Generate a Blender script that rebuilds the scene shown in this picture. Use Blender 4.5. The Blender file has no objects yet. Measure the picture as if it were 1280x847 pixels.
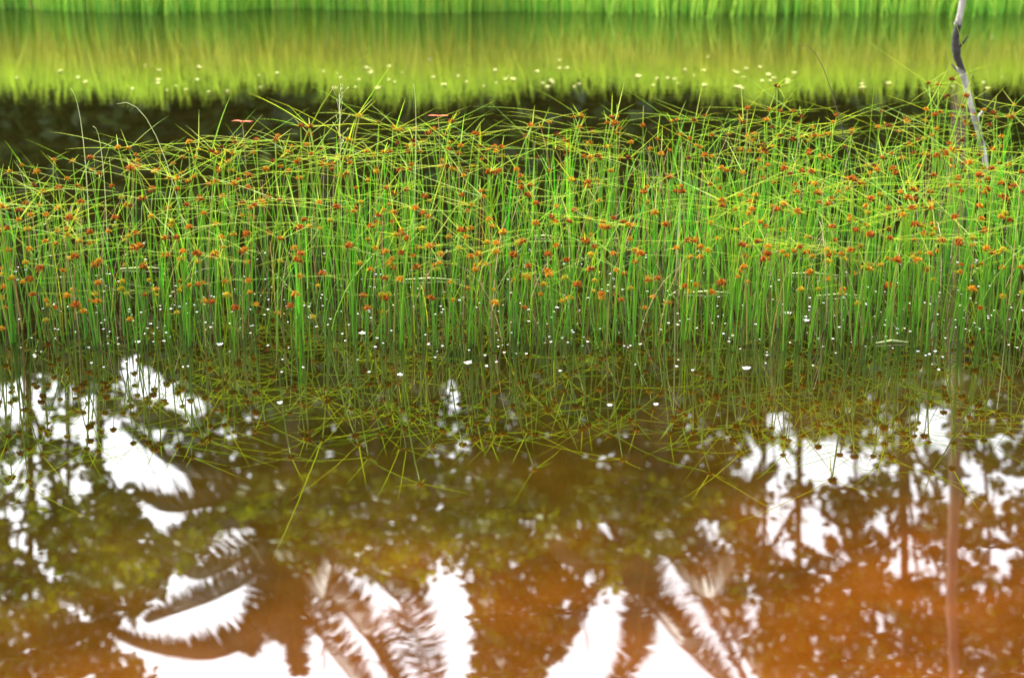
import bpy, math, random
from mathutils import Vector, Matrix, noise
S = bpy.context.scene
COL = S.collection
R = math.radians
rnd = random.Random(7)
U = rnd.uniform

# ------------------------------------------------------------------ camera
PITCH, FPX, HC = R(17.8), 1930.0, 1.30          # tilt down, focal length in photo pixels, eye height
cam = bpy.data.cameras.new('camera'); camo = bpy.data.objects.new('camera', cam); COL.objects.link(camo)
cam.sensor_width = 36; cam.lens = 36 * FPX / 1280; cam.clip_start = .05; cam.clip_end = 2000
camo.location = (0, 0, HC); camo.rotation_euler = (R(90) - PITCH, 0, 0)
cam.dof.use_dof = True; cam.dof.focus_distance = 4.75; cam.dof.aperture_fstop = cam.lens / 21.0
S.camera = camo

# ------------------------------------------------------------------ sky, sun, exposure
w = bpy.data.worlds.new('World'); S.world = w; w.use_nodes = True
nt = w.node_tree; bg = nt.nodes['Background']
sk = nt.nodes.new('ShaderNodeTexSky'); sk.sky_type = 'NISHITA'; sk.sun_disc = False
sk.sun_elevation = R(58); sk.sun_rotation = R(-50); sk.dust_density = 4; sk.air_density = 1.0; sk.ozone_density = 1
hs = nt.nodes.new('ShaderNodeHueSaturation'); hs.inputs['Saturation'].default_value = .22
nt.links.new(sk.outputs[0], hs.inputs['Color']); nt.links.new(hs.outputs[0], bg.inputs[0])
bg.inputs[1].default_value = .15
sun = bpy.data.lights.new('sun', 'SUN'); suno = bpy.data.objects.new('sun', sun); COL.objects.link(suno)
sun.energy = 1.5; sun.angle = R(10); sun.color = (1, .95, .86)
suno.rotation_euler = (R(-30), 0, R(50))
S.view_settings.view_transform = 'Standard'; S.view_settings.look = 'None'
S.view_settings.exposure = 2.6; S.view_settings.gamma = 1; S.view_settings.use_curve_mapping = False
S.cycles.use_denoising = True
S.cycles.max_bounces = 6; S.cycles.transparent_max_bounces = 4
S.cycles.caustics_reflective = False; S.cycles.caustics_refractive = False

# ------------------------------------------------------------------ helpers
cp, sp = math.cos(PITCH), math.sin(PITCH)
def ray(px, py):
    x = (px - 640) / FPX; y = -(py - 423.5) / FPX
    return Vector((x, cp + y * sp, -sp + y * cp))
def at(px, py, Y):                                # point seen at that pixel, at distance Y
    d = ray(px, py); t = Y / d.y
    return Vector((d.x * t, Y, HC + d.z * t))
def refl(px, py, Y):                              # point whose mirror image in the pond is seen at that pixel
    p = at(px, py, Y); return Vector((p.x, Y, -p.z))
def on_water(px, py):
    d = ray(px, py); t = -HC / d.z
    return Vector((d.x * t, d.y * t, 0))

class MB:
    def __init__(s): s.v = []; s.f = []; s.m = []
    def face(s, pts, m=0):
        i = len(s.v); s.v += [tuple(p) for p in pts]; s.f.append(tuple(range(i, i + len(pts)))); s.m.append(m)
    def tube(s, pts, rad, n=5, m=0, cap=True):
        pts = [Vector(p) for p in pts]; i0 = len(s.v); K = len(pts)
        ref = Vector((.31, .95, .07))
        for k, p in enumerate(pts):
            T = (pts[min(k + 1, K - 1)] - pts[max(k - 1, 0)]).normalized()
            a = T.cross(ref)
            if a.length < .15: a = T.cross(Vector((1, 0, 0)))
            a.normalize(); b = T.cross(a)
            r = rad[k] if isinstance(rad, (list, tuple)) else rad
            for j in range(n):
                q = 2 * math.pi * j / n
                s.v.append(tuple(p + a * (r * math.cos(q)) + b * (r * math.sin(q))))
        for k in range(K - 1):
            for j in range(n):
                a0 = i0 + k * n + j; a1 = i0 + k * n + (j + 1) % n
                s.f.append((a0, a1, a1 + n, a0 + n)); s.m.append(m)
        if cap:
            s.f.append(tuple(i0 + (K - 1) * n + j for j in range(n))); s.m.append(m)
            s.f.append(tuple(i0 + j for j in reversed(range(n)))); s.m.append(m)
    def ribbon(s, pts, wid, side, m=0, fold=.25):   # leaf blade with a keel, so it is not flat
        i0 = len(s.v); K = len(pts)
        for k, p in enumerate(pts):
            p = Vector(p); T = (Vector(pts[min(k + 1, K - 1)]) - Vector(pts[max(k - 1, 0)])).normalized()
            n = T.cross(side)
            if n.length < 1e-4: n = Vector((0, 0, 1))
            n.normalize(); wv = wid[k]
            s.v += [tuple(p - side * wv), tuple(p - n * wv * fold), tuple(p + side * wv)]
        for k in range(K - 1):
            a = i0 + 3 * k
            s.f += [(a, a + 1, a + 4, a + 3), (a + 1, a + 2, a + 5, a + 4)]; s.m += [m, m]
    def add(s, o, M, mmap=None):
        i0 = len(s.v); s.v += [tuple(M @ Vector(p)) for p in o.v]
        s.f += [tuple(i + i0 for i in f) for f in o.f]
        s.m += [(mmap[m] if mmap else m) for m in o.m]
    def mesh(s, name, mats, smooth=True):
        me = bpy.data.meshes.new(name); me.from_pydata(s.v, [], s.f)
        for m in (mats if isinstance(mats, (list, tuple)) else [mats]): me.materials.append(m)
        me.polygons.foreach_set('material_index', s.m)
        if smooth: me.polygons.foreach_set('use_smooth', [True] * len(s.f))
        me.update(); return me
    def build(s, name, mats, parent=None, smooth=True):
        o = bpy.data.objects.new(name, s.mesh(name, mats, smooth)); COL.objects.link(o)
        if parent: o.parent = parent
        return o
def tag(o, label=None, cat=None, group=None, kind=None):
    if label: o['label'] = label
    if cat: o['category'] = cat
    if group: o['group'] = group
    if kind: o['kind'] = kind
    return o
def empty(name, loc, label=None, cat=None, group=None):
    o = bpy.data.objects.new(name, None); COL.objects.link(o); o.location = loc; o.empty_display_size = .05
    return tag(o, label, cat, group)

def bez(a, b, c, n):
    a, b, c = Vector(a), Vector(b), Vector(c)
    return [a * (1 - t) ** 2 + b * 2 * t * (1 - t) + c * t * t for t in [i / (n - 1) for i in range(n)]]

# ------------------------------------------------------------------ materials
def mat_plant(name, c0, c1, rough=.45, trans=.3, scale=6., spec=.4, zramp=None, tint=None, vary=True):
    """foliage: two natural tones mixed by noise (and per object), optional tones along the plant's height"""
    m = bpy.data.materials.new(name); m.use_nodes = True; t = m.node_tree; N = t.nodes; L = t.links
    p = N['Principled BSDF']; out = N['Material Output']
    tc = N.new('ShaderNodeTexCoord'); no = N.new('ShaderNodeTexNoise'); no.inputs['Scale'].default_value = scale; no.inputs['Detail'].default_value = 2
    geo = N.new('ShaderNodeNewGeometry')
    L.new(geo.outputs['Position'], no.inputs['Vector'])
    rp = N.new('ShaderNodeValToRGB'); rp.color_ramp.elements[0].position = .35; rp.color_ramp.elements[1].position = .65
    rp.color_ramp.elements[0].color = (*c0, 1); rp.color_ramp.elements[1].color = (*c1, 1)
    src = no.outputs['Fac']
    if vary:                                     # each leaf island and each object a little different
        ad = N.new('ShaderNodeMath'); ad.operation = 'ADD'; ml = N.new('ShaderNodeMath'); ml.operation = 'MULTIPLY_ADD'
        ml.inputs[1].default_value = .5; ml.inputs[2].default_value = -.25
        L.new(geo.outputs['Random Per Island'], ml.inputs[0]); L.new(ml.outputs[0], ad.inputs[0]); L.new(src, ad.inputs[1]); src = ad.outputs[0]
    L.new(src, rp.inputs['Fac']); col = rp.outputs['Color']
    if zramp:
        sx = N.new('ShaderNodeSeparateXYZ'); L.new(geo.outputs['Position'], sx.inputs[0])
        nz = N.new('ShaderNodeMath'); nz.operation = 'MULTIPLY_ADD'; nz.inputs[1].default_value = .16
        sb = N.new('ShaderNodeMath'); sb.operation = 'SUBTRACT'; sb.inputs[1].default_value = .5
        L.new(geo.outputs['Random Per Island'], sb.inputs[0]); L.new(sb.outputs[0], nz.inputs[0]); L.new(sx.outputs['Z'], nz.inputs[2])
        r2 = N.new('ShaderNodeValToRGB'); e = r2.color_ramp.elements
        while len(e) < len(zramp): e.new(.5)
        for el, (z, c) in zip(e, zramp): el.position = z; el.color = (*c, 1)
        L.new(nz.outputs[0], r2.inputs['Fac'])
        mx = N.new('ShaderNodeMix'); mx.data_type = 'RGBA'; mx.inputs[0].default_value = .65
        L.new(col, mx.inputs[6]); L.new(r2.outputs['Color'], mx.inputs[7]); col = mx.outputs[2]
    L.new(col, p.inputs['Base Color'])
    p.inputs['Roughness'].default_value = rough; p.inputs['Specular IOR Level'].default_value = spec
    if trans:
        tr = N.new('ShaderNodeBsdfTranslucent'); L.new(col, tr.inputs['Color'])
        ms = N.new('ShaderNodeMixShader'); ms.inputs[0].default_value = trans
        L.new(p.outputs[0], ms.inputs[1]); L.new(tr.outputs[0], ms.inputs[2]); L.new(ms.outputs[0], out.inputs['Surface'])
    return m
def mat_simple(name, c0, c1, rough=.7, scale=20, stretch=(1, 1, 1), bump=0):
    m = bpy.data.materials.new(name); m.use_nodes = True; t = m.node_tree; N = t.nodes; L = t.links
    p = N['Principled BSDF']; geo = N.new('ShaderNodeNewGeometry'); mp = N.new('ShaderNodeMapping'); mp.inputs['Scale'].default_value = stretch
    no = N.new('ShaderNodeTexNoise'); no.inputs['Scale'].default_value = scale; no.inputs['Detail'].default_value = 5
    L.new(geo.outputs['Position'], mp.inputs[0]); L.new(mp.outputs[0], no.inputs['Vector'])
    rp = N.new('ShaderNodeValToRGB'); rp.color_ramp.elements[0].position = .35; rp.color_ramp.elements[1].position = .66
    rp.color_ramp.elements[0].color = (*c0, 1); rp.color_ramp.elements[1].color = (*c1, 1)
    L.new(no.outputs['Fac'], rp.inputs['Fac']); L.new(rp.outputs[0], p.inputs['Base Color']); p.inputs['Roughness'].default_value = rough
    if bump:
        b = N.new('ShaderNodeBump'); b.inputs['Strength'].default_value = bump; b.inputs['Distance'].default_value = .02
        L.new(no.outputs['Fac'], b.inputs['Height']); L.new(b.outputs[0], p.inputs['Normal'])
    return m

M = {}
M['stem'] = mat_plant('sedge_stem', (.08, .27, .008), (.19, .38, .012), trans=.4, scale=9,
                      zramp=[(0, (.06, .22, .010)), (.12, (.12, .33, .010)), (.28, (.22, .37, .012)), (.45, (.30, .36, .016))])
M['stem_old'] = mat_plant('old_sedge_stem', (.20, .22, .03), (.30, .20, .05), trans=.3, scale=9)
M['bract'] = mat_plant('sedge_bract', (.14, .30, .009), (.27, .32, .012), trans=.55, scale=7, spec=.2)
M['blade'] = mat_plant('grass_blade', (.05, .31, .008), (.17, .43, .012), trans=.45, scale=5)
M['dry'] = mat_plant('dry_blade', (.42, .33, .18), (.30, .20, .09), trans=.3, scale=20)
M['pale'] = mat_plant('pale_blade', (.55, .55, .30), (.40, .48, .18), trans=.3, scale=20)
M['rust'] = mat_plant('rust_spikelet', (.13, .026, .002), (.27, .070, .004), trans=.1, spec=.1, scale=60, rough=.7)
M['dark'] = mat_plant('dark_spikelet', (.035, .009, .003), (.10, .022, .004), trans=.08, spec=.1, scale=60, rough=.7)
M['orange'] = mat_plant('orange_spikelet', (.28, .075, .004), (.40, .13, .006), trans=.15, spec=.1, scale=60, rough=.7)
M['yellow'] = mat_plant('yellow_spikelet', (.46, .23, .010), (.44, .30, .016), trans=.2, spec=.1, scale=60, rough=.7)
M['white'] = mat_simple('white_petal', (.50, .52, .56), (.68, .70, .74), rough=.5, scale=40)
M['cream'] = mat_simple('cream_petal', (.50, .54, .22), (.60, .62, .34), rough=.5, scale=40)
M['pollen'] = mat_simple('flower_centre', (.6, .42, .05), (.7, .5, .08), scale=60)
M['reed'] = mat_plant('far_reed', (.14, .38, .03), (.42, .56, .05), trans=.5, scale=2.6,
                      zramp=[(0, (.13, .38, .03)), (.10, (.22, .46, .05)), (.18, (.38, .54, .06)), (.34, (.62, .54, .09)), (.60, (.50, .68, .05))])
M['bank'] = mat_plant('bank_grass', (.06, .16, .02), (.14, .24, .03), trans=.3, scale=2)
M['leaf_dark'] = mat_plant('dark_leaf', (.018, .045, .010), (.045, .085, .015), trans=.25, scale=1.2)
M['leaf_mid'] = mat_plant('green_leaf', (.035, .085, .012), (.10, .17, .02), trans=.3, scale=1.2)
M['leaf_lime'] = mat_plant('lime_leaf', (.12, .20, .015), (.30, .36, .02), trans=.35, scale=1.4)
M['frond'] = mat_plant('palm_leaflet', (.022, .04, .008), (.05, .07, .013), trans=.12, scale=2)
M['rachis'] = mat_simple('palm_rachis', (.14, .10, .03), (.20, .15, .05), scale=8)
M['bark'] = mat_simple('dark_bark', (.05, .035, .022), (.11, .08, .05), scale=9, stretch=(1, 1, .25), bump=.5, rough=.9)
M['bark_pale'] = mat_simple('pale_bark', (.13, .085, .065), (.21, .14, .11), scale=9, stretch=(1, 1, .3), bump=.4, rough=.9)
M['bark_palm'] = mat_simple('palm_bark', (.12, .10, .075), (.22, .19, .15), scale=12, stretch=(.3, .3, 1.6), bump=.5, rough=.9)
M['red'] = mat_simple('red_insect', (.34, .04, .006), (.42, .07, .010), rough=.7, scale=80)

def mat_ground():
    m = mat_simple('bank_soil', (.10, .06, .03), (.17, .10, .045), rough=.95, scale=3, bump=.4); return m
def mat_water():
    """still silty water: mirror-like surface over a murky body, the silt redder where the pond is shallow near the bank"""
    m = bpy.data.materials.new('pond_water'); m.use_nodes = True; t = m.node_tree; N = t.nodes; L = t.links
    p = N['Principled BSDF']; geo = N.new('ShaderNodeNewGeometry'); sx = N.new('ShaderNodeSeparateXYZ'); L.new(geo.outputs['Position'], sx.inputs[0])
    no = N.new('ShaderNodeTexNoise'); no.inputs['Scale'].default_value = 1.1; no.inputs['Detail'].default_value = 4; L.new(geo.outputs['Position'], no.inputs['Vector'])
    a = N.new('ShaderNodeMath'); a.operation = 'MULTIPLY_ADD'; a.inputs[1].default_value = 1.1; L.new(no.outputs['Fac'], a.inputs[0])
    # the orange shallows reach further out on the right-hand side
    b = N.new('ShaderNodeMath'); b.operation = 'MULTIPLY_ADD'; b.inputs[1].default_value = -.30; L.new(sx.outputs['X'], b.inputs[0]); L.new(sx.outputs['Y'], b.inputs[2])
    L.new(b.outputs[0], a.inputs[2])
    mr = N.new('ShaderNodeMapRange'); mr.inputs['From Min'].default_value = 2.6; mr.inputs['From Max'].default_value = 6.6; L.new(a.outputs[0], mr.inputs['Value'])
    rp = N.new('ShaderNodeValToRGB'); e = rp.color_ramp.elements
    for k in range(4): e.new(.5)
    for el, (q, c) in zip(e, [(0, (.060, .0155, .0008)), (.10, (.048, .0140, .0009)), (.20, (.022, .0112, .0009)), (.36, (.0105, .0080, .0007)), (.7, (.0060, .0054, .0009)), (1, (.0065, .0058, .0012))]):
        el.position = q; el.color = (*c, 1)
    L.new(mr.outputs[0], rp.inputs['Fac'])
    # drifting silt and weed tones
    n2 = N.new('ShaderNodeTexNoise'); n2.inputs['Scale'].default_value = 5; n2.inputs['Detail'].default_value = 3; L.new(geo.outputs['Position'], n2.inputs['Vector'])
    m2 = N.new('ShaderNodeMapRange'); m2.inputs['From Min'].default_value = .3; m2.inputs['From Max'].default_value = .7; m2.inputs['To Min'].default_value = .62; m2.inputs['To Max'].default_value = 1.35
    L.new(n2.outputs['Fac'], m2.inputs['Value'])
    vm = N.new('ShaderNodeVectorMath'); vm.operation = 'SCALE'; L.new(rp.outputs[0], vm.inputs[0]); L.new(m2.outputs[0], vm.inputs['Scale'])
    L.new(vm.outputs[0], p.inputs['Base Color'])
    p.inputs['Roughness'].default_value = .012; p.inputs['IOR'].default_value = 2.8
    # faint ripples as a tilt of the normal
    def rip(scale, amp, st):
        mp = N.new('ShaderNodeMapping'); mp.inputs['Scale'].default_value = st; L.new(geo.outputs['Position'], mp.inputs[0])
        n = N.new('ShaderNodeTexNoise'); n.inputs['Scale'].default_value = scale; n.inputs['Detail'].default_value = 2; L.new(mp.outputs[0], n.inputs['Vector'])
        s = N.new('ShaderNodeVectorMath'); s.operation = 'SUBTRACT'; s.inputs[1].default_value = (.5, .5, .5); L.new(n.outputs['Color'], s.inputs[0])
        k = N.new('ShaderNodeVectorMath'); k.operation = 'MULTIPLY'; k.inputs[1].default_value = (amp, amp, 0); L.new(s.outputs[0], k.inputs[0])
        return k.outputs[0]
    r1, r2 = rip(2.2, .0040, (1, 1.6, 1)), rip(13, .0028, (.7, 1.6, 1))
    ad = N.new('ShaderNodeVectorMath'); ad.operation = 'ADD'; L.new(r1, ad.inputs[0]); L.new(r2, ad.inputs[1])
    a2 = N.new('ShaderNodeVectorMath'); a2.operation = 'ADD'; L.new(ad.outputs[0], a2.inputs[0]); a2.inputs[1].default_value = (0, 0, 1)
    nm = N.new('ShaderNodeVectorMath'); nm.operation = 'NORMALIZE'; L.new(a2.outputs[0], nm.inputs[0]); L.new(nm.outputs[0], p.inputs['Normal'])
    return m
M['water'] = mat_water(); M['soil'] = mat_ground()

# ------------------------------------------------------------------ ground and pond
prof = [(-600, .6), (-20, .4), (0, .25), (.7, .06), (1.0, -.08), (2, -.30), (5, -.5), (11, -.5), (12.6, -.15), (13.2, .03), (14.5, .16), (20, .4), (60, .8), (700, 1.5)]
xs = [-700, -200, -60] + [-24 + i for i in range(49)] + [60, 200, 700]
g = MB(); n = len(xs)
for (y, z) in prof:
    for x in xs:
        k = noise.noise(Vector((x * .35, y * .2, 3)))
        g.v.append((x, y + (.25 * k if 0 < y < 30 else 0), z + (.05 * k if y > 13.5 else 0)))
for j in range(len(prof) - 1):
    for i in range(n - 1):
        g.f.append((j * n + i, j * n + i + 1, (j + 1) * n + i + 1, (j + 1) * n + i)); g.m.append(0)
tag(g.build('ground', M['soil']), kind='structure')
wq = MB(); wq.face([(-700, .3, 0), (700, .3, 0), (700, 13.8, 0), (-700, 13.8, 0)])
tag(wq.build('water', M['water']), kind='structure')

# ------------------------------------------------------------------ far bank: reeds and bank grass
fr = MB()
for i in range(11000):
    x = U(-8, 8); y = 12.75 + abs(rnd.gauss(0, .65)) + .45 * noise.noise(Vector((x * .8, 0, 0)))
    hgt = U(.58, .78) * (1 + .10 * noise.noise(Vector((x * .7, y, 5))) + .10 * noise.noise(Vector((x * 3.1, y * 2, 7)))); ln = rnd.gauss(0, .09)
    a = (x, y, -.04); c = (x + ln, y + rnd.gauss(0, .06), hgt); b = (x + ln * .2, y, hgt * .55)
    wd = U(.004, .009); th = U(-.6, .6)
    fr.ribbon(bez(a, b, c, 4), [wd, wd, wd * .8, wd * .1], Vector((math.cos(th), math.sin(th), 0)))
for i in range(2600):                              # straggling outliers in front of the reed edge
    x = U(-8, 8); q = noise.noise(Vector((x * .55, 2.5, 0)))
    if q < .02: continue
    y = 12.75 - U(0, 1.3) * q * 1.6 * rnd.random(); hgt = U(.18, .55); ln = rnd.gauss(0, .08); wd = U(.003, .007); th = U(-.6, .6)
    fr.ribbon(bez((x, y, -.04), (x + ln * .2, y, hgt * .55), (x + ln, y, hgt), 4), [wd, wd, wd * .8, wd * .1], Vector((math.cos(th), math.sin(th), 0)))
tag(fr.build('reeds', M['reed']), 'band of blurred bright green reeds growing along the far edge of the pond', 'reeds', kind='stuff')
bgm = MB()
for i in range(6000):
    x = U(-11, 11); y = U(13.3, 16.5); hgt = U(.25, .55); ln = rnd.gauss(0, .12); th = U(0, 3.14); wd = U(.006, .014)
    bgm.ribbon(bez((x, y, .0), (x, y, hgt * .6 + .1), (x + ln, y + rnd.gauss(0, .1), hgt + .1), 3), [wd, wd * .8, wd * .1], Vector((math.cos(th), math.sin(th), 0)))
tag(bgm.build('bank_grass', M['bank']), 'grass covering the bank behind the far reeds', 'grass', kind='stuff')

# ------------------------------------------------------------------ trees on the far bank (the photo shows them mirrored in the pond)
def inside(p, poly):
    x, y = p; c = False; j = len(poly) - 1
    for i in range(len(poly)):
        xi, yi = poly[i]; xj, yj = poly[j]
        if (yi > y) != (yj > y) and x < (xj - xi) * (y - yi) / (yj - yi) + xi: c = not c
        j = i
    return c
GAPS = [  # openings between the crowns
    [(0, 490), (30, 470), (62, 468), (66, 520), (40, 545), (0, 520)],
    [(70, 482), (122, 495), (122, 565), (100, 560), (92, 510), (70, 505)],
    [(135, 528), (175, 545), (172, 600), (150, 618), (135, 610)],
    [(140, 450), (165, 438), (195, 465), (225, 480), (265, 515), (235, 522), (200, 517), (160, 500), (140, 490)],
    [(135, 525), (165, 535), (200, 545), (228, 556), (240, 575), (276, 586), (272, 625), (235, 662), (205, 684), (185, 660), (178, 610), (160, 570)],
    [(8, 645), (25, 650), (50, 690), (70, 722), (45, 705), (25, 685)],
    [(82, 755), (95, 755), (103, 775), (85, 773)],
    [(150, 790), (170, 780), (230, 722), (275, 677), (290, 668), (325, 650), (335, 660), (345, 690), (380, 722), (400, 726), (435, 712), (452, 720), (485, 745), (520, 752), (560, 735), (592, 742), (592, 847), (590, 1000), (150, 1000), (205, 850), (175, 825), (140, 812)],
    [(620, 1000), (683, 845), (735, 765), (748, 758), (775, 745), (776, 715), (785, 712), (800, 703), (845, 705), (870, 692), (905, 770), (945, 840), (1000, 1000)],
    [(873, 650), (891, 654), (890, 690), (874, 700)], [(897, 655), (906, 655), (905, 690), (899, 690)],
    [(925, 590), (950, 562), (985, 560), (992, 596), (965, 622), (938, 612)], [(1002, 560), (1040, 556), (1075, 570), (1092, 592), (1060, 606), (1010, 612)], [(1004, 625), (1022, 648), (1035, 690), (1008, 685)], [(962, 640), (986, 630), (984, 688), (968, 668)],
    [(1000, 655), (1025, 665), (1035, 690), (1012, 688)],
    [(1140, 525), (1160, 517), (1184, 515), (1186, 560), (1150, 552)],
    [(1110, 700), (1135, 690), (1145, 720), (1115, 727)], [(1210, 575), (1228, 580), (1232, 620), (1212, 612)], [(1232, 615), (1262, 625), (1260, 640), (1238, 636)],
    [(1240, 690), (1262, 680), (1270, 720), (1245, 715)],
]
SPARSE = [([(868, 655), (925, 580), (965, 545), (1100, 548), (1140, 508), (1300, 535), (1300, 735), (1210, 765), (1120, 735), (1010, 705), (960, 740), (965, 840), (930, 800)], -.40),
          ([(-40, 475), (125, 468), (142, 560), (130, 640), (60, 700), (-40, 720)], -.34)]
HOLES = []
for (cx, cy, r, q) in [(672, 661, 10, 2), (690, 665, 8, 2), (728, 668, 7, 3), (752, 655, 8, 3), (764, 672, 16, 7), (778, 652, 9, 2), (745, 735, 24, 9), (720, 705, 12, 4), (565, 495, 20, 5), (572, 570, 14, 2),
                       (618, 610, 10, 3), (622, 640, 8, 2), (440, 570, 22, 1), (295, 535, 20, 4), (450, 745, 6, 2), (560, 722, 22, 9), (580, 740, 12, 6), (1160, 600, 40, 5),
                       (1240, 600, 45, 6), (1230, 680, 50, 8), (1150, 660, 45, 4), (60, 580, 60, 18), (110, 600, 40, 12), (20, 640, 30, 9), (30, 720, 40, 7), (90, 690, 50, 8), (960, 690, 40, 12), (940, 760, 26, 14), (925, 790, 20, 8), (1180, 740, 60, 6), (1060, 770, 60, 4), (1260, 520, 40, 8), (1120, 545, 40, 6), (960, 540, 24, 5), (15, 760, 18, 5)]:
    for k in range(q):
        HOLES.append((cx + rnd.gauss(0, r * .6), cy + rnd.gauss(0, r * .55), U(2.8, 6.5)))
GBOX = [(min(p[0] for p in g_), max(p[0] for p in g_), min(p[1] for p in g_), max(p[1] for p in g_)) for g_ in GAPS]
def is_open(px, py):
    if py < 425: return False
    q = (px + rnd.gauss(0, 2.2), py + rnd.gauss(0, 2.2))
    for g_, b in zip(GAPS, GBOX):
        if b[0] <= q[0] <= b[1] and b[2] <= q[1] <= b[3] and inside(q, g_): return True
    for g_, th in SPARSE:
        if inside(q, g_) and noise.noise(Vector((px / 17, py / 13, 6))) + .5 * noise.noise(Vector((px / 7, py / 6, 2))) < th + .0 * px: return True
    for (x, y, r) in HOLES:
        if abs(px - x) < r and (px - x) ** 2 + (py - y) ** 2 < r * r: return True
    return False
def leaf(mb, p, s, m):
    d = Vector((rnd.gauss(0, 1), rnd.gauss(0, 1), rnd.gauss(0, .6) - .3)).normalized()
    sd = d.cross(Vector((rnd.gauss(0, 1), rnd.gauss(0, 1), rnd.gauss(0, 1)))).normalized()
    mb.face([p, p + d * s * .5 + sd * s * .34, p + d * s, p + d * s * .5 - sd * s * .34], m)
def crown_pts(cx, cy, rx, ry, Y, dy, dens, thr=-.35, seed=0):
    out = []; N = int(rx * ry * 3.14 / 45 * dens); k = 0
    while len(out) < N and k < N * 4:
        k += 1
        a, b = U(-1, 1), U(-1, 1)
        if a * a + b * b > 1 + .25 * noise.noise(Vector((a * 3, b * 3, seed))): continue
        px, py = cx + a * rx, cy + b * ry
        if noise.noise(Vector((px / 38, py / 38, seed * 3.7))) < thr: continue
        y = Y + U(-dy, dy)
        if is_open(px, py) or is_open(px + 4, py + 5): continue
        out.append((refl(px, py, y), noise.noise(Vector((px / 30, py / 22, seed + 9)))))
    return out
def tree(name, label, tx, trad, bark, cx, cy, rx, ry, Y, mats, dens=2.2, dy=1.1, lean=0, trunk=True, thr=-.35, seed=0, top=None, Yt=None, cat='tree', group='trees on the far bank mirrored in the pond', sz=(.09, .18), limbs=True):
    Yt = Yt or Y
    base = refl(tx - lean, 100, Yt); base.z = .05
    t = empty(name, base, label, cat, group)
    if trunk:
        tp = refl(tx, top or cy, Yt); mid = (base + tp) / 2 + Vector((U(-.08, .08), U(-.1, .1), 0))
        pts = bez(base - base, mid - base, tp - base, 9)
        pts = [p + Vector((.02 * math.sin(i * 1.7 + seed), .02 * math.cos(i * 2.1), 0)) for i, p in enumerate(pts)]
        mb = MB(); mb.tube(pts, [trad * (1.25 if i == 0 else 1 - .5 * i / 8) for i in range(9)], 8)
        mb.build('trunk', M[bark], t)
        lb = MB()
        for k in range(7 if limbs else 0):
            s0 = Vector(pts[rnd.choice([5, 6, 7, 8])]); q = refl(cx + U(-.75, .75) * rx, cy + U(-.7, .8) * ry, Yt + U(-.6, .6)) - base
            lb.tube(bez(s0, (s0 + q) / 2 + Vector((0, 0, -.15)), q, 5), [trad * .38, trad * .3, trad * .22, trad * .15, trad * .06], 5)
        if limbs: lb.build('limbs', M[bark], t)
    cr = MB()
    for p, c in crown_pts(cx, cy, rx, ry, Y, dy, dens, thr, seed):
        leaf(cr, p - base, U(*sz), 0 if c < .12 else 1)
    cr.build('crown', [M[m] for m in mats], t, smooth=False)
    return t
fw = MB()
for k in range(52000):
    px, py = U(-350, 1630), U(60, 1010); Yw = U(24, 28)
    if py > 780 and rnd.random() < (py - 780) / 330: continue
    if is_open(px, py) or is_open(px + 9, py) or is_open(px - 9, py) or is_open(px, py - 9) or is_open(px, py + 9): continue
    leaf(fw, refl(px, py, Yw), U(.2, .42), 0 if noise.noise(Vector((px / 50, py / 40, 1))) < .1 else 1)
tag(fw.build('far_wood', [M['leaf_dark'], M['leaf_mid']], smooth=False), 'dark wood behind the far bank, seen only as the dim reflection in the pond', 'wood', kind='stuff')
# low dark bushes, one behind every stretch of reeds
for i, cx in enumerate(range(-60, 1400, 135)):
    where = ['at the far left', 'left of the two slim trunks', 'under the slim trunks', 'left of the first palm', 'below the first palm', 'right of the first palm', 'midway between the palms', 'left of the second palm', 'below the second palm', 'left of the pale trunk', 'behind the pale trunk'][min(i, 10)]
    tree('bush', 'dark leafy bush mirrored from the far bank ' + where, cx, .05, 'bark', cx + U(-15, 15), 290, 115, 215 + U(-15, 25), U(16.3, 17.5), ('leaf_dark', 'leaf_dark' if i % 3 else 'leaf_mid'),
         dens=3.6, dy=.9, thr=-.9, seed=i, cat='bush', group='bushes on the far bank', sz=(.14, .28))
LT = ' tree on the far bank, mirrored '
tree('broadleaf_tree', 'slim dark trunked' + LT + 'at the left edge of the pond', 85, .06, 'bark', 20, 640, 130, 150, 18, ('leaf_mid', 'leaf_lime'), dens=1.6, seed=21, top=620, Yt=18.4)
tree('broadleaf_tree', 'thicker dark trunked' + LT + 'left of the white sky gap', 127, .085, 'bark', 150, 665, 120, 75, 17, ('leaf_mid', 'leaf_lime'), dens=1.6, seed=22, top=660, Yt=18.4)
tree('broadleaf_tree', 'dense dark' + LT + 'in the lower left corner', 40, .08, 'bark', 60, 790, 160, 150, 19, ('leaf_dark', 'leaf_mid'), dens=3.2, thr=-.7, seed=23)
tree('broadleaf_tree', 'dense green' + LT + 'behind the first palm', 300, .1, 'bark', 300, 560, 210, 150, 20.5, ('leaf_dark', 'leaf_mid'), dens=2.4, thr=-.6, seed=24)
tree('broadleaf_tree', 'big rounded green' + LT + 'in the middle of the pond', 520, .1, 'bark', 520, 570, 210, 150, 20, ('leaf_dark', 'leaf_mid'), dens=2.5, thr=-.6, seed=25)
tree('broadleaf_tree', 'yellow green' + LT + 'beneath the first palm', 470, .07, 'bark', 480, 655, 220, 75, 17, ('leaf_mid', 'leaf_lime'), dens=1.8, seed=26)
tree('broadleaf_tree', 'slender straight' + LT + 'at the middle of the lower edge', 597, .07, 'bark', 640, 780, 70, 120, 18, ('leaf_dark', 'leaf_mid'), dens=2.1, seed=27, top=860, Yt=18.4)
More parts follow.
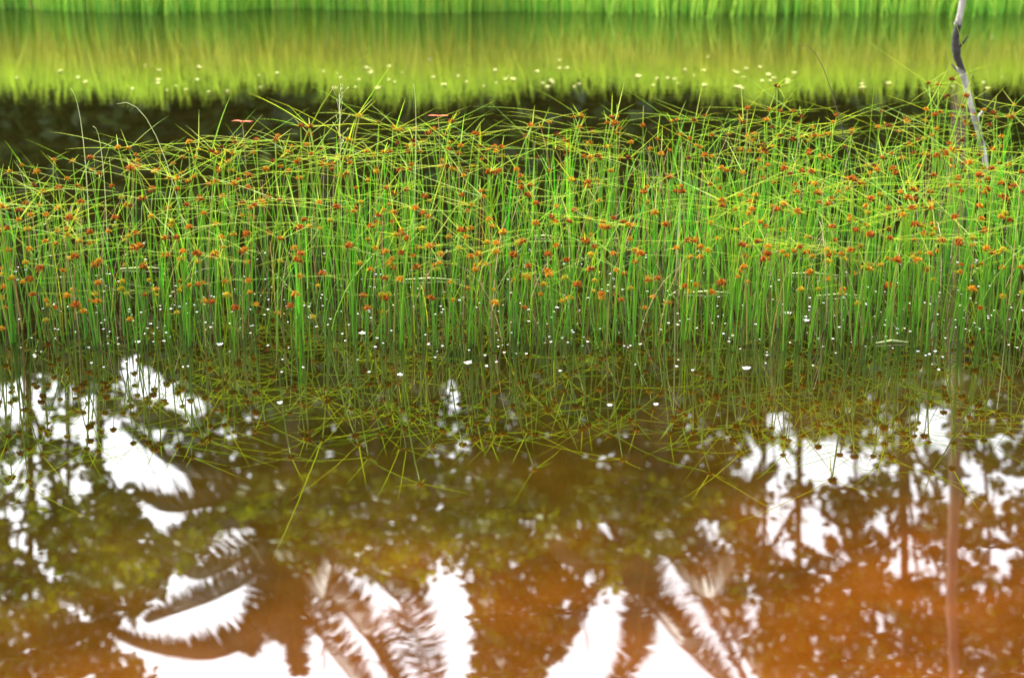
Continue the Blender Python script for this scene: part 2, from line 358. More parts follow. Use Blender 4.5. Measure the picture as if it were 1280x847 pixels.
tree('broadleaf_tree', 'leafy' + LT + 'left of the second palm', 690, .08, 'bark', 700, 740, 120, 130, 19, ('leaf_dark', 'leaf_lime'), dens=2.3, seed=28)
tree('broadleaf_tree', 'broad green' + LT + 'behind the second palm', 790, .1, 'bark', 780, 580, 190, 140, 20.5, ('leaf_dark', 'leaf_mid'), dens=2.5, thr=-.6, seed=29)
tree('broadleaf_tree', 'olive yellow' + LT + 'beneath the second palm crown', 800, .07, 'bark', 800, 650, 110, 60, 17.5, ('leaf_mid', 'leaf_lime'), dens=2.0, seed=30)
tree('broadleaf_tree', 'loose open' + LT + 'in the right hand sky patch', 997, .07, 'bark', 1010, 670, 120, 130, 18, ('leaf_dark', 'leaf_mid'), dens=1.0, seed=31, top=720, Yt=18.4)
tree('broadleaf_tree', 'loose' + LT + 'right, with a pale pinkish trunk', 1192, .088, 'bark_pale', 1200, 690, 100, 120, 18.5, ('leaf_dark', 'leaf_mid'), dens=.9, seed=32, top=930, Yt=14.8, limbs=False)
tree('broadleaf_tree', 'thin leaning' + LT + 'at the right edge of the pond', 1235, .04, 'bark', 1270, 640, 110, 160, 17.5, ('leaf_dark', 'leaf_mid'), dens=1.0, seed=33, top=730, lean=30, Yt=18.4)
tree('broadleaf_tree', 'dense' + LT + 'in the lower right corner', 1130, .09, 'bark', 1110, 830, 190, 110, 18.5, ('leaf_dark', 'leaf_mid'), dens=2.2, seed=34)
tree('broadleaf_tree', 'thin forked' + LT + 'left of the pale trunk', 1065, .035, 'bark', 1090, 575, 90, 60, 19.5, ('leaf_dark', 'leaf_dark'), dens=.7, seed=35, top=690, lean=-25, Yt=18.4)
tree('broadleaf_tree', 'dark' + LT + 'right of the second palm', 955, .04, 'bark', 950, 780, 70, 110, 18.5, ('leaf_dark', 'leaf_mid'), dens=1.3, seed=36, top=730, lean=12, Yt=18.4)
tree('broadleaf_tree', 'dark' + LT + 'low behind the sedges at right', 1120, .08, 'bark', 1100, 470, 230, 80, 20, ('leaf_dark', 'leaf_mid'), dens=2.2, seed=37)

def frond(mb, pts, ll, down=1., sidey=.8, m0=0, m1=1, n=150):
    """arching rib with leaflets on both sides that hang down"""
    K = len(pts)
    def P(t):
        x = t * (K - 1); i = min(int(x), K - 2); u = x - i
        p0, p1, p2, p3 = pts[max(i - 1, 0)], pts[i], pts[i + 1], pts[min(i + 2, K - 1)]
        return .5 * ((2 * p1) + (p2 - p0) * u + (2 * p0 - 5 * p1 + 4 * p2 - p3) * u * u + (3 * p1 - p0 - 3 * p2 + p3) * u ** 3)
    rib = [P(i / 14) for i in range(15)]
    mb.tube(rib, [.028 - .023 * i / 14 for i in range(15)], 5, m0)
    for i in range(n):
        t = .12 + .88 * i / (n - 1); p = P(t); T = (P(min(t + .02, 1)) - P(max(t - .02, 0))).normalized()
        side = T.cross(Vector((0, 0, 1)))
        if side.length < .5: side = T.cross(Vector((0, 1, 0)))
        side.normalize()
        L_ = ll * (.35 + .65 * math.sin(math.pi * min(1, .15 + t * .85)) ** .6) * U(.7, 1.1)
        for s in (-1, 1):
            d = (side * s * sidey + T * U(.5, .8) + Vector((0, 0, -1)) * down * U(.7, 1.2)).normalized()
            e = p + d * L_ + Vector((0, 0, -.12 * L_)); mid = p + d * L_ * .5
            wv = (T - d * T.dot(d)).normalized() * .017
            mb.face([p - wv * .6, p + wv * .6, mid + wv, mid - wv], m1); mb.face([mid - wv, mid + wv, e], m1)
def palm(label, C, Y, trunk_x, fronds, extra, seed):
    base = refl(trunk_x, 100, Y); base.z = .1
    t = empty('palm_tree', base, label, 'palm tree', 'trees on the far bank mirrored in the pond')
    top = refl(C[0], C[1], Y) - base
    mb = MB(); pts = bez((0, 0, 0), top * .5 + Vector((.25, 0, 0)), top, 14)
    mb.tube(pts, [.2 if i == 0 else .14 - .03 * i / 13 + .006 * (i % 2) for i in range(14)], 10); mb.build('trunk', M['bark_palm'], t)
    for (pp, ll, dn, sy) in fronds:
        f = MB(); K = len(pp); dY = U(-.9, .9)
        pts = [top] + [refl(x, y, Y + dY * (k + 1) / K) - base for k, (x, y) in enumerate(pp)]
        frond(f, pts, ll, dn, sy); f.build('frond', [M['rachis'], M['frond']], t, smooth=False)
    for (ang, L_, up) in extra:
        f = MB(); d = Vector((math.cos(ang), math.sin(ang), 0))
        pts = [top, top + d * L_ * .35 + Vector((0, 0, up)), top + d * L_ * .75 + Vector((0, 0, up * .8)), top + d * L_ + Vector((0, 0, up * .2 - .5))]
        frond(f, pts, .5, 1.1, .6, n=100); f.build('frond', [M['rachis'], M['frond']], t, smooth=False)
PY = 19.
palm('palm tree with fronds fanned against white sky, mirrored at lower left', (358, 655), PY, 372,
     [([(325, 715), (262, 752), (185, 782)], .42, 1.0, .4), ([(338, 775), (285, 817), (220, 822), (148, 803)], .46, 1.1, .35), ([(345, 700), (328, 765), (308, 815)], .36, .7, .7),
      ([(364, 720), (367, 780), (374, 842)], .34, .3, .75), ([(378, 715), (403, 800), (450, 862)], .55, .9, .35), ([(400, 735), (448, 785), (498, 862)], .55, .9, .35), ([(430, 700), (500, 755), (545, 865)], .55, .8, .5),
      ([(300, 610), (235, 592), (158, 540)], .42, 1.0, .4), ([(320, 655), (258, 668), (198, 690)], .42, .9, .4), ([(350, 700), (352, 760), (345, 800)], .36, .4, .8)],
     [(-1.2, 2.4, .3), (-2.2, 2.2, .2), (.9, 2.6, .4), (2.4, 2.4, .3), (-.4, 1.8, -.3), (3.4, 1.9, -.4), (-1.6, 2., -.2)], 1)
palm('palm tree with long leaning fronds, mirrored at bottom right of centre', (815, 660), PY, 822,
     [([(795, 735), (838, 790), (905, 858)], .58, .9, .35), ([(868, 695), (905, 775), (962, 870)], .55, .8, .4), ([(800, 760), (797, 805), (768, 865)], .36, .9, .6),
      ([(770, 715), (728, 765), (688, 830)], .22, .8, .6), ([(846, 690), (880, 750), (930, 850)], .16, .9, .5), ([(790, 700), (805, 745), (850, 800)], .30, .8, .6), ([(890, 650), (935, 690), (985, 790)], .36, .9, .5)],
     [(-1.2, 2.2, .3), (-2.4, 2., .1), (1.0, 2.3, .3), (2.3, 2.2, .2), (.3, 1.8, -.3), (3.5, 1.6, -.4)], 2)

# ------------------------------------------------------------------ sedge parts
def head_mb(kind, rs):
    """half-round flower head of pointed spikelets: slot 0 for the top, slot 1 for the lower rim"""
    mb = MB(); r = 1.0; n = 46
    for i in range(n):
        z = 1 - 1.28 * (i + .5) / n; ph = i * 2.39996 + rs.uniform(-.2, .2)
        q = math.sqrt(max(0, 1 - z * z)); d = Vector((q * math.cos(ph), q * math.sin(ph), z * .8 + .05)).normalized()
        L_ = r * rs.uniform(.82, 1.08); wd = .19
        s = d.cross(Vector((.2, .3, .9))).normalized(); u = d.cross(s)
        m_ = d * L_ * .68; tip = d * L_; c = len(mb.v)
        mb.v += [tuple(d * .1)] + [tuple(m_ + s * wd * math.cos(a) + u * wd * math.sin(a)) for a in (0, 1.57, 3.14, 4.71)] + [tuple(tip)]
        m = (1 if rs.random() < .55 else 2) if z < .1 else (1 if rs.random() < .34 else 2 if rs.random() < .12 else 0)  # more dark spikelets low down: base shading put into the colour
        for k in range(4):
            k2 = (k + 1) % 4
            mb.f += [(c, c + 1 + k2, c + 1 + k), (c + 1 + k, c + 1 + k2, c + 5)]; mb.m += [m, m]
    for i in range(5):                             # small bracteoles sticking out under the head
        ph = i * .9 + rs.uniform(-.3, .3); d = Vector((math.cos(ph), math.sin(ph), rs.uniform(-.25, .25)))
        mb.ribbon([d * .3, d * .9, d * rs.uniform(1.1, 1.5)], [.07, .06, .01], Vector((-math.sin(ph), math.cos(ph), 0)), 1)
    return mb
HEADMATS = {'rust': ('rust', 'orange', 'dark'), 'dark': ('dark', 'rust', 'dark'), 'orange': ('orange', 'yellow', 'rust'), 'yellow': ('yellow', 'bract', 'orange')}
HEADS = {k: [head_mb(k, random.Random(i * 7 + len(k))) for i in range(4)] for k in HEADMATS}
HEADME = {k: [h.mesh('flower_head', [M[m] for m in HEADMATS[k]], False) for h in v] for k, v in HEADS.items()}
class Proto:                                       # a plant of unit scale: stem, bracts, where its head sits
    def __init__(s, i):
        h = .30; lx, ly = rnd.gauss(0, .035), rnd.gauss(0, .035)
        s.top = Vector((lx, ly, h)); base = Vector((0, 0, -.03))
        pts = bez(base, (lx * .15, ly * .15, h * .55), s.top, 7)
        s.stem = MB(); s.stem.tube(pts, [.0023, .0023, .0022, .0020, .0018, .0017, .0015], 5)
        s.bracts = []
        ph = U(0, 6.28)
        for k in range(rnd.choice([2, 3, 3, 4, 4])):
            b = MB(); ph += 6.28 / 3 + rnd.gauss(0, .5); el = rnd.choice([U(.0, .4), U(.1, .6), U(.4, 1.1), U(-.25, .15)])
            L_ = (U(.04, .12) if k > 1 else U(.08, .2)) if k else U(.15, .36)
            if el > .5: L_ *= .6
            d = Vector((math.cos(ph) * math.cos(el), math.sin(ph) * math.cos(el), math.sin(el))); sd = Vector((-math.sin(ph), math.cos(ph), 0))
            e = s.top + d * L_ - Vector((0, 0, L_ * U(-.05, .18)))
            b.ribbon(bez(s.top - d * .004, s.top + d * L_ * .5, e, 6), [.0012, .0014, .0013, .0011, .0008, .0002], sd, fold=.6)
            s.bracts.append(b)
PROTO = [Proto(i) for i in range(36)]
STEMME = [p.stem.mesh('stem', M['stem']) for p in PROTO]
BRME = [[b.mesh('bract', M['bract']) for b in p.bracts] for p in PROTO]

# where the photograph shows a head: (x, y) in the photograph
TRACED = [(11,214),(47,216),(43,234),(48,258),(22,275),(72,261),(91,275),(116,212),(164,210),(194,217),(223,225),(192,236),(105,235),(160,258),(233,255),(209,262),(248,247),(112,289),(136,290),(101,300),(221,303),(246,319),(267,322),(247,328),(212,282),(206,296),(190,270),(237,283),
  (272,213),(271,227),(332,211),(362,215),(300,226),(311,221),(318,257),(325,252),(303,255),(278,255),(379,276),(397,252),(376,287),(334,292),(350,329),(308,292),(316,271),(280,309),(282,372),(265,378),(155,351),(117,368),(346,391),(102,384),(112,376),(230,359),(222,362),(40,367),(50,335),(3,345),
  (162,188),(147,187),(115,200),(67,200),(192,214),(238,180),(248,186),(228,198),(270,191),(290,176),(315,192),(302,182),(346,171),(345,177),(386,160),(388,170),(445,145),(402,205),(415,207),(350,208),(492,158),(565,154),(515,176),(515,182),(526,176),(481,190),(508,181),(591,166),(612,187),(620,183),(663,156),(687,153),(667,159),(710,183),(708,188),(723,158),(735,180),(724,148),(764,145),(768,153),(785,197),(763,195),(731,196),(760,185),(762,216),(709,206),(733,230),(750,228),(747,224),(652,233),(662,230),(660,243),(625,215),(610,216),(589,258),(583,263),(612,216),(567,214),(563,211),(513,207),(500,214),(484,235),(480,262),(493,267),(452,253),(445,262),(472,268),(520,262),(500,295),(528,285),(561,295),(577,290),(503,318),(483,316),(575,312),(547,309),(590,320),(596,333),(545,331),(640,321),(650,303),(620,305),(628,293),(693,279),(710,278),(732,303),(730,300),(760,285),(790,281),(830,281),(818,267),(811,252),(785,280),(742,350),(770,340),(655,347),(660,350),(685,340),(643,352),(688,345),
  (970,108),(1064,168),(1162,105),(1175,108),(1188,99),(1185,120),(1206,119),(1204,132),(1210,154),(1153,172),(1166,170),(1152,193),(1104,196),(1208,155),(957,149),(868,150),(881,146),(845,152),(867,153),(955,150),(974,139),(961,138),(972,170),(1004,171),(1024,171),(1030,169),(1011,189),(957,191),(950,190),(1045,146),(1043,154),(1000,153),(936,189),(926,189),(1096,207),(1184,193),(1191,209),(1225,195),(1260,207),(1240,212),(1215,205),
  (886,232),(909,215),(926,247),(920,263),(887,279),(871,300),(877,308),(886,314),(920,288),(936,268),(952,213),(979,253),(999,265),(1003,213),(1066,224),(1057,235),(1095,214),(1110,260),(1111,288),(1143,262),(1145,280),(1166,292),(1196,224),(1203,215),(1226,260),(1227,275),(1255,270),(1238,213),(1266,233),(1258,249),(1230,290),(1232,310),(1198,300),(1161,318),(1157,336),(1143,320),(1120,327),(1040,284),(1039,251),(1062,275),(1085,284),(1087,250),(1061,272),(1099,333),(1083,337),(1085,337),(1015,319),(1011,340),(984,322),(960,317),(929,333),(918,324),(901,355),(888,366),(890,367),(1111,359),(1214,362),(1010,297),(1037,254),(958,325),(1240,316),(1275,335),(1200,340),(1225,385),(1040,385),(1110,325),(1160,258),(1100,245),(1085,265),(970,262),(995,240),(1012,228)]
def depth_for(px, py):
    """a believable root distance for a head seen at that pixel"""
    lo, hi = 3.95, 4.6 + 1.1 * min(1, max(0, px / 1280)) + .5
    best = None
    for k in range(14):
        Y = U(lo, hi); z = at(px, py, Y).z
        zt = .30 + rnd.gauss(0, .05)
        if best is None or abs(z - zt) < best[0]: best = (abs(z - zt), Y, z)
    return best[1], best[2]
plants = []                                         # (root, proto, scale, rotz, head kind, head radius)
def add_plant(px, py, kind=None):
    Y, z = depth_for(px, py)
    if z < .05: return
    T = at(px, py, Y); i = rnd.randrange(36); s = max(.35, (z + .0) / .30); rz = U(0, 6.28)
    off = Matrix.Rotation(rz, 3, 'Z') @ (PROTO[i].top * s); root = Vector((T.x - off.x, T.y - off.y, z - .30 * s))
    if not kind:
        q = rnd.random() + (py - 230) / 420
        kind = 'dark' if q < .06 else 'rust' if q < .58 else 'orange' if q < .98 else 'yellow'
    plants.append((root, i, s, rz, kind, U(.0088, .0140) * (1.12 if kind in ('rust', 'dark') else 1), T, Y))
for (x, y) in TRACED: add_plant(x + U(-2, 2), y + U(-2, 2))
N_IND = 300
traced_n = len(plants)
def top_line(x):
    pts = [(-200, 220), (0, 215), (100, 195), (200, 182), (300, 168), (450, 148), (560, 152), (700, 148), (800, 150), (960, 128), (1080, 145), (1180, 120), (1280, 140), (1500, 150)]
    for (a, b), (c, d) in zip(pts, pts[1:]):
        if a <= x <= c: return b + (d - b) * (x - a) / (c - a)
    return 200
for k in range(720):
    x = U(-120, 1400); t = rnd.random() ** 1.35; y = top_line(x) + 12 + t * 225 + rnd.gauss(0, 10)
    add_plant(x, y)
# the 300 nearest and largest become plants of their own; the others are one dense stand
def in_view(p): return 0 <= p[6].x / p[7] * FPX + 640 <= 1280
order = sorted(range(len(plants)), key=lambda i: (0 if i < traced_n else 1, plants[i][7] if i >= traced_n else 0))
solo = order[:N_IND]; rest = order[N_IND:]
HN = {'rust': 'a rust red', 'dark': 'a dark brown', 'orange': 'an orange', 'yellow': 'a yellow'}
def where(px, Y):
    c = 'far left' if px < 200 else 'left of centre' if px < 480 else 'at the centre' if px < 800 else 'right of centre' if px < 1100 else 'near the crooked stick'
    r = 'front row' if Y < 4.45 else 'middle row' if Y < 5.0 else 'back row'
    return r, c
for i in solo:
    root, pi, s, rz, kind, hr, T, Y = plants[i]
    r, c = where(T.x / Y * FPX + 640, Y)
    ht = 'tall ' if T.z > .33 else 'short ' if T.z < .24 else ''
    o = empty('sedge', root, f'{ht}sedge topped by {HN[kind]} flower head, {r}, {c}', 'sedge', 'flowering sedges standing in the pond')
    o.scale = (s, s, s); o.rotation_euler = (0, 0, rz)
    st = bpy.data.objects.new('stem', STEMME[pi]); COL.objects.link(st); st.parent = o
    for bm_ in BRME[pi]:
        b = bpy.data.objects.new('bract', bm_); COL.objects.link(b); b.parent = o
    h = bpy.data.objects.new('flower_head', rnd.choice(HEADME[kind])); COL.objects.link(h); h.parent = o
    h.location = PROTO[pi].top; h.scale = (hr / s,) * 3; h.rotation_euler = (rnd.gauss(0, .2), rnd.gauss(0, .2), U(0, 6))
SM = ['stem', 'bract', 'rust', 'dark', 'orange', 'yellow', 'stem_old']
stand = MB()
for i in rest:
    root, pi, s, rz, kind, hr, T, Y = plants[i]
    Mx = Matrix.Translation(root) @ Matrix.Rotation(rz, 4, 'Z') @ Matrix.Scale(s, 4)
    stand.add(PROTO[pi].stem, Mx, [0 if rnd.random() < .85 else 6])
    for b in PROTO[pi].bracts: stand.add(b, Mx, [1])
    hm = HEADMATS[kind]
    stand.add(rnd.choice(HEADS[kind]), Matrix.Translation(T) @ Matrix.Rotation(U(0, 6), 4, 'Z') @ Matrix.Scale(hr * .92, 4), [SM.index(q) for q in hm])
tag(stand.build('sedge_stand', [M[m] for m in SM], smooth=False), 'dense mass of smaller sedges with little heads filling the stand in the shallow pond', 'sedges', kind='stuff')

# headless stems, basal leaves and flat blades between them: nobody could count them
gb = MB(); GM = ['stem', 'blade', 'bract', 'stem_old', 'dry', 'pale']
def back_edge(x): return 5.0 + .65 * max(0, min(1, (x + 1.0) / 2.2)) + .25 * noise.noise(Vector((x * 1.3, 1, 0)))
for k in range(4600):
    Y = U(3.75, 6.0); x = U(-2.6, 2.6) * Y / 5.2
    if Y > back_edge(x) + U(-.2, .25): continue
    cl = noise.noise(Vector((x * 2.2, Y * 2.2, 4)))
    if cl < -.28 + .30 * (x < .2) * rnd.random(): continue
    if Y < 4.8 + .45 * noise.noise(Vector((x * 2.6, 0, 8))) and rnd.random() < .22 + .85 * (4.75 - Y): continue
    q = rnd.random(); th = U(0, 6.28)
    if q < .60:
        h = U(.12, .36); lx, ly = rnd.gauss(0, .05), rnd.gauss(0, .05)
        r = U(.0008, .0017)
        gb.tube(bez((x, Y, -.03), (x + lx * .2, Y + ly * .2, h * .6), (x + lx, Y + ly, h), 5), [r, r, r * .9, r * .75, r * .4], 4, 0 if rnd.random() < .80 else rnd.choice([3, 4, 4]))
    elif q < .62 + (.11 if x < .3 else .24) and Y > 4.25:
        h = U(.16, .40); ln = U(.0, .12); d = Vector((math.cos(th), math.sin(th), 0)); wd = U(.0014, .0040)
        gb.ribbon(bez((x, Y, -.03), (x + d.x * ln * .2, Y + d.y * ln * .2, h * .65), (x + d.x * ln, Y + d.y * ln, h), 6), [wd * .8, wd, wd, wd * .8, wd * .5, wd * .05], Vector((-math.sin(th * 1.7), math.cos(th * 1.7), 0)), 1, fold=.4)
    else:
        h = U(.10, .34); ln = U(.05, .22); d = Vector((math.cos(th), math.sin(th), 0)); wd = U(.0008, .0015)
        gb.ribbon(bez((x, Y, -.02), (x + d.x * ln * .3, Y + d.y * ln * .3, h * .9), (x + d.x * ln, Y + d.y * ln, h * U(.8, 1)), 6), [wd, wd, wd, wd * .8, wd * .6, wd * .1], Vector((-d.y, d.x, 0)), rnd.choice([2, 2, 2, 0, 4]), fold=.5)
tag(gb.build('sedge_blades', [M[m] for m in GM], smooth=False), 'thicket of bare green stems and narrow blades between the flowering sedges', 'grass blades', kind='stuff')

# blades that stand out one by one
def single(name, label, cat, pts, Y0, Y1, wd, m, n=9):
    P = [at(x, y, Y0 + (Y1 - Y0) * i / (len(pts) - 1)) for i, (x, y) in enumerate(pts)]
    P[0].z = min(P[0].z, -.02) if len(pts) > 2 else P[0].z
    b = P[0].copy()
    if len(P) == 3: c = bez(P[0] - b, (P[1] - b) * 2 - (P[2] - b) * .5, P[2] - b, n)
    else: c = [p - b for p in P]
    mb = MB(); K = len(c)
    mb.tube(c, [max(.0006, wd * (1 - .85 * (i / (K - 1)) ** 1.5)) for i in range(K)], 5)
    o = mb.build(name, M[m]); o.location = b; return tag(o, label, cat)
single('long_blade', 'long yellow green blade rising highest left of the middle, across the dark water', 'blade', [(330, 330), (385, 165), (457, 70)], 4.8, 4.8, .0034, 'bract')
single('dead_stem', 'dark brown dead grass stem leaning up to the left, over the green reeds', 'stem', [(1085, 330), (1040, 115), (998, 58)], 5.2, 5.2, .0022, 'bark')
single('pale_blade', 'thin pale blade standing alone over the dark water at upper left', 'blade', [(112, 320), (104, 175), (88, 110)], 4.9, 4.9, .0022, 'pale')
single('pale_blade', 'short pale blade leaning left of the tallest heads at upper left', 'blade', [(135, 330), (128, 200), (116, 158)], 4.9, 4.9, .0020, 'pale')
single('pale_blade', 'thin pale blade bending to the left above the heads, left of the middle', 'blade', [(240, 320), (195, 170), (146, 130)], 4.9, 4.9, .0020, 'pale')
single('pale_blade', 'slim upright pale blade curving over the middle of the stand', 'blade', [(515, 330), (520, 180), (517, 105)], 4.9, 4.9, .0020, 'pale')
single('tall_blade', 'tall thin green blade crossing in front of the crooked grey stick', 'blade', [(1245, 330), (1215, 110), (1180, -6)], 5.0, 5.2, .0024, 'bract')
single('tall_blade', 'tall thin green blade standing up over the reeds left of the dead stem', 'blade', [(1075, 340), (1088, 160), (1097, 70)], 5.2, 5.2, .0022, 'bract')
single('pale_blade', 'curled whitish blade hanging among the sedges right of the middle', 'blade', [(845, 330), (852, 215), (850, 188)], 4.6, 4.5, .0028, 'pale')
for (x, y, dx) in [(60, 110, 0)]: pass

# a feathery grass panicle
pa = MB(); b0 = at(428, 330, 4.9); b0.z = -.02; tip = at(424, 118, 4.9) - b0
pa.tube(bez((0, 0, 0), tip * .5, tip, 8), .0012, 4)
for k in range(26):
    t = .62 + .38 * k / 25; p = tip * t; d = Vector((U(-1, 1), U(-1, 1), U(.6, 1.6))).normalized() * U(.02, .05)
    pa.tube([p, p + d * .6, p + d], [.0005, .0004, .0003], 3)
    pa.tube([p + d * .9, p + d * 1.05, p + d * 1.2], [.0004, .0014, .0003], 4)
o = pa.build('grass_panicle', M['pale']); o.location = b0; tag(o, 'feathery pale grass panicle above the heads, left of the middle', 'grass')

# ------------------------------------------------------------------ crooked stick
pts_px = [(1236, 212, .020), (1229, 186, .022), (1222, 160, .022), (1214, 132, .022), (1208, 106, .024), (1202, 86, .025), (1196, 70, .027), (1194, 52, .028), (1197, 34, .026), (1201, 14, .024), (1205, -8, .024), (1212, -40, .02), (1216, -60, .016)]
YS = 6.4; P = [at(x, y, YS) for x, y, r in pts_px]; b0 = P[0].copy(); b0.z = -.05; P[0] = b0.copy()
def mat_stick():
    m = mat_simple('weathered_wood', (.07, .055, .045), (.46, .43, .39), rough=.9, scale=30, stretch=(1, 1, .15), bump=.6)
    t = m.node_tree; N = t.nodes; L = t.links; p = N['Principled BSDF']; src = p.inputs['Base Color'].links[0].from_socket
    geo = N.new('ShaderNodeNewGeometry'); sx = N.new('ShaderNodeSeparateXYZ'); L.new(geo.outputs['Position'], sx.inputs[0])
    no = N.new('ShaderNodeTexNoise'); no.inputs['Scale'].default_value = 14; L.new(geo.outputs['Position'], no.inputs['Vector'])
    a = N.new('ShaderNodeMath'); a.operation = 'MULTIPLY_ADD'; a.inputs[1].default_value = .18; L.new(no.outputs['Fac'], a.inputs[0]); L.new(sx.outputs['Z'], a.inputs[2])
    r = N.new('ShaderNodeValToRGB'); e = r.color_ramp.elements
    z0, z1 = P[5].z + .09, P[8].z + .09
    e[0].position = z0 - .02; e[0].color = (0, 0, 0, 1); e[1].position = z0 + .01; e[1].color = (1, 1, 1, 1)
    n1 = e.new(z1 - .01); n1.color = (1, 1, 1, 1); n2_ = e.new(z1 + .03); n2_.color = (0, 0, 0, 1)
    L.new(a.outputs[0], r.inputs['Fac'])
    mx = N.new('ShaderNodeMix'); mx.data_type = 'RGBA'; mx.inputs[7].default_value = (.02, .016, .014, 1)
    L.new(r.outputs[0], mx.inputs[0]); L.new(src, mx.inputs[6]); L.new(mx.outputs[2], p.inputs['Base Color'])
    return m
M['stick'] = mat_stick()
Q, QR = [], []
for k in range(len(P) - 1):
    for j in range(5):
        u = j / 5; q = P[k].lerp(P[k + 1], u) - b0; r0 = (pts_px[k][2] * (1 - u) + pts_px[k + 1][2] * u) * .54
        Q.append(q + Vector((rnd.gauss(0, .0012), rnd.gauss(0, .0012), 0))); QR.append(r0 * (1 + .12 * noise.noise(Vector((k + u) * v for v in (1.9, .3, .7))) + (.22 if (k, j) in ((4, 3), (6, 2), (8, 1), (2, 2)) else 0)))
mb = MB(); mb.tube(Q, QR, 12)
for k, d in ((23, (-.05, .01, .035)), (32, (.04, -.01, .05)), (12, (.035, .01, .03))):   # broken side twigs
    d = Vector(d); mb.tube([Q[k], Q[k] + d * .5, Q[k] + d + Vector((0, 0, .01))], [.007, .005, .003], 6)
so = mb.build('crooked_stick', M['stick']); so.location = b0
tag(so, 'crooked grey dead stick with a charred black bend, standing in water behind the sedges', 'stick')

# ------------------------------------------------------------------ small white flowers on the water
def flower_mb(rs, lift=.004):
    mb = MB(); n = 5
    for k in range(n):
        a = k * 6.283 / n + rs.uniform(-.2, .2); d = Vector((math.cos(a), math.sin(a), 0)); s = Vector((-math.sin(a), math.cos(a), 0)); up = rs.uniform(.02, .22)
        c = len(mb.v); z = lift
        mb.v += [(0, 0, z), tuple(d * .5 + s * .3 + Vector((0, 0, z + .5 * up))), tuple(d + Vector((0, 0, z + up))), tuple(d * .5 - s * .3 + Vector((0, 0, z + .5 * up)))]
        mb.f += [(c, c + 1, c + 2, c + 3)]; mb.m += [0]
    mb.tube([(0, 0, -.6), (0, 0, .12), (0, 0, .3)], [.1, .14, .08], 6, 1)
    return mb
FL = [flower_mb(random.Random(i)) for i in range(5)]
FLW = [f.mesh('white_flower', [M['white'], M['pollen']], False) for f in FL]; FLC = [f.mesh('cream_flower', [M['cream'], M['pollen']], False) for f in FL]
spots = []
while len(spots) < 560:
    x = U(0, 1280); y = rnd.gauss(378, 46)
    if not 270 < y < 470: continue
    if noise.noise(Vector((x / 60, y / 30, 2))) < -.15 and rnd.random() < .7: continue
    spots.append((x, y, U(.0026, .0054)))
BIG = [(933, 462, .0130), (985, 393, .0122), (1008, 402, .0115), (585, 455, .0130), (453, 418, .0122), (172, 429, .0094), (275, 432, .0108), (500, 470, .0086), (350, 505, .0079), (820, 507, .0072), (762, 508, .0072)]
spots = BIG + sorted(spots, key=lambda s: -s[1] * s[2])
fs = MB()
for i, (x, y, r) in enumerate(spots):
    p = on_water(x, y); p.z = .004
    if i < 300:
        o = bpy.data.objects.new('white_flower', rnd.choice(FLW)); COL.objects.link(o); o.location = p; o.scale = (r, r, r); o.rotation_euler = (0, 0, U(0, 6))
        c = where(x, 5)[1]; rr = 'in front of' if y > 430 else 'among the near stems of' if y > 385 else 'among the rear stems of'
        if i < 11: lb = f'larger white flower {rr} the sedges, ' + ['left of the pale trunk reflection', 'near the right end, behind others', 'right of a brown head', 'below the stand', 'beside a brown head', 'over a sky reflection', 'over green reflections', 'just left of the middle', 'left of the middle, on dark water', 'right of the middle, on brown water', 'on brown water'][i]
        else: lb = f'tiny white flower floating {rr} the sedges, {c}'
        tag(o, lb, 'flower', 'tiny white flowers floating around the sedges')
    else:
        fs.add(rnd.choice(FL), Matrix.Translation(p) @ Matrix.Rotation(U(0, 6), 4, 'Z') @ Matrix.Scale(r, 4))
tag(fs.build('scattered_flowers', [M['white'], M['pollen']], smooth=False), 'sprinkle of the very smallest white flowers on the water among the rear stems', 'flowers', kind='stuff')
# cream flowers out on the open water in front of the far reeds
for i in range(95):
    x = U(-10, 1290) if i > 30 else U(440, 1000); y = 112 - abs(rnd.gauss(0, 17)) + (0 if x > 400 else rnd.gauss(0, 8))
    if y < 42: y = U(70, 110)
    p = on_water(x, y); p.z = .006; r = U(.011, .023) * (.75 if rnd.random() < .5 else 1)
    o = bpy.data.objects.new('cream_flower', rnd.choice(FLC)); COL.objects.link(o); o.location = p; o.scale = (r, r, r * 1.3); o.rotation_euler = (0, 0, U(0, 6))
    sz = 'larger' if r > .02 else 'small'
    ry = 'close to the dark band' if y > 98 else 'farther back' if y > 80 else 'farthest back'
    tag(o, f'{sz} cream flower on far green water, {ry}, {where(x, 5)[1]}', 'flower', 'cream flowers on the open water')
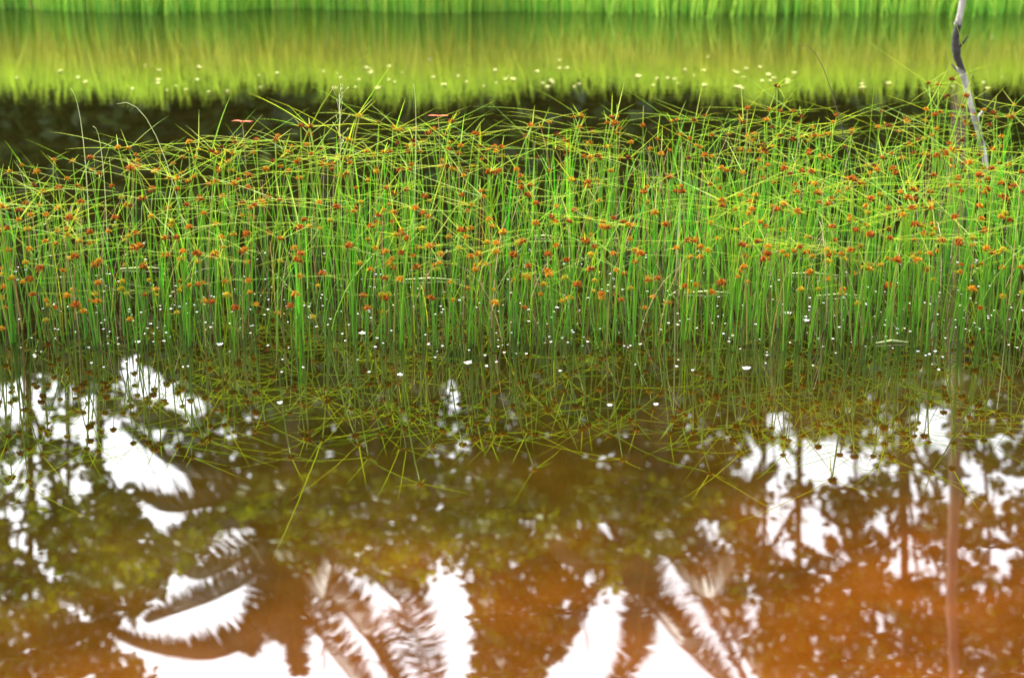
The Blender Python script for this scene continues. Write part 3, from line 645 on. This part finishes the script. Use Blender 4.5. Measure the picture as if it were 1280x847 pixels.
# sky glints on the water film, put in as thin pale strips
for i, (x0, x1, y) in enumerate([(150, 212, 337), (498, 575, 351), (1205, 1250, 305), (855, 915, 367), (1020, 1080, 371), (668, 700, 296), (985, 1048, 343), (1095, 1135, 430)]):
    a, b = on_water(x0, y), on_water(x1, y + U(-2, 3)); a.z = b.z = .003
    mb = MB(); mb.tube([Vector((0, 0, 0)), (b - a) * .5 + Vector((0, .01, .003)), b - a], [.002, .003, .0015], 5)
    o = mb.build('glint_strip', M['pale']); o.location = a
    tag(o, 'painted sky glint strip on the water ' + ['at the left end, among rear stems', 'left of the middle, behind dense stems', 'near the crooked stick', 'right of the middle beside tiny flowers', 'right of the middle, lower of two', 'in the middle far back among the stems', 'right of the middle, upper of two', 'at right before the pale trunk reflection'][i], 'straw', 'painted sky glints on the water')

# ------------------------------------------------------------------ red dragonflies perched on bract tips
def dragonfly(px, py, Y, ang, label):
    p = at(px, py, Y); o = empty('dragonfly', p, label, 'dragonfly', 'red dragonflies perched over the sedges')
    o.rotation_euler = (0, 0, ang)
    b = MB(); b.tube([(-.012, 0, .002), (-.008, 0, .003), (-.004, 0, .003), (0, 0, .002), (.008, 0, .001), (.028, 0, .0)], [.0012, .0030, .0026, .0036, .0017, .0010], 8); b.build('body', M['red'], o)
    for s in (-1, 1):
        for k, x in ((0, -.003), (1, .003)):
            wg = MB(); wg.ribbon([(x, 0, .004), (x + .002 * (1 if k else -1), s * .016, .005), (x + .004 * (1 if k else -1), s * .032, .004)], [.002, .0048, .002], Vector((1, 0, 0)), fold=.1)
            wg.build('wing', M['red'], o)
    pr = MB(); pr.tube(bez((.0, 0, -.001), (.005, .01, -.1), (.0, .02, -p.z - .02), 6), .0014, 4)
    t = pr.build('perch_stem', M['stem_old']); t.location = p
    tag(t, 'thin brownish stem under ' + label, 'stem')
dragonfly(548, 146, 4.9, 1.5, 'the red dragonfly perched above the middle of the stand')
dragonfly(303, 153, 4.7, 1.3, 'the red dragonfly perched left of the tall yellow blade')
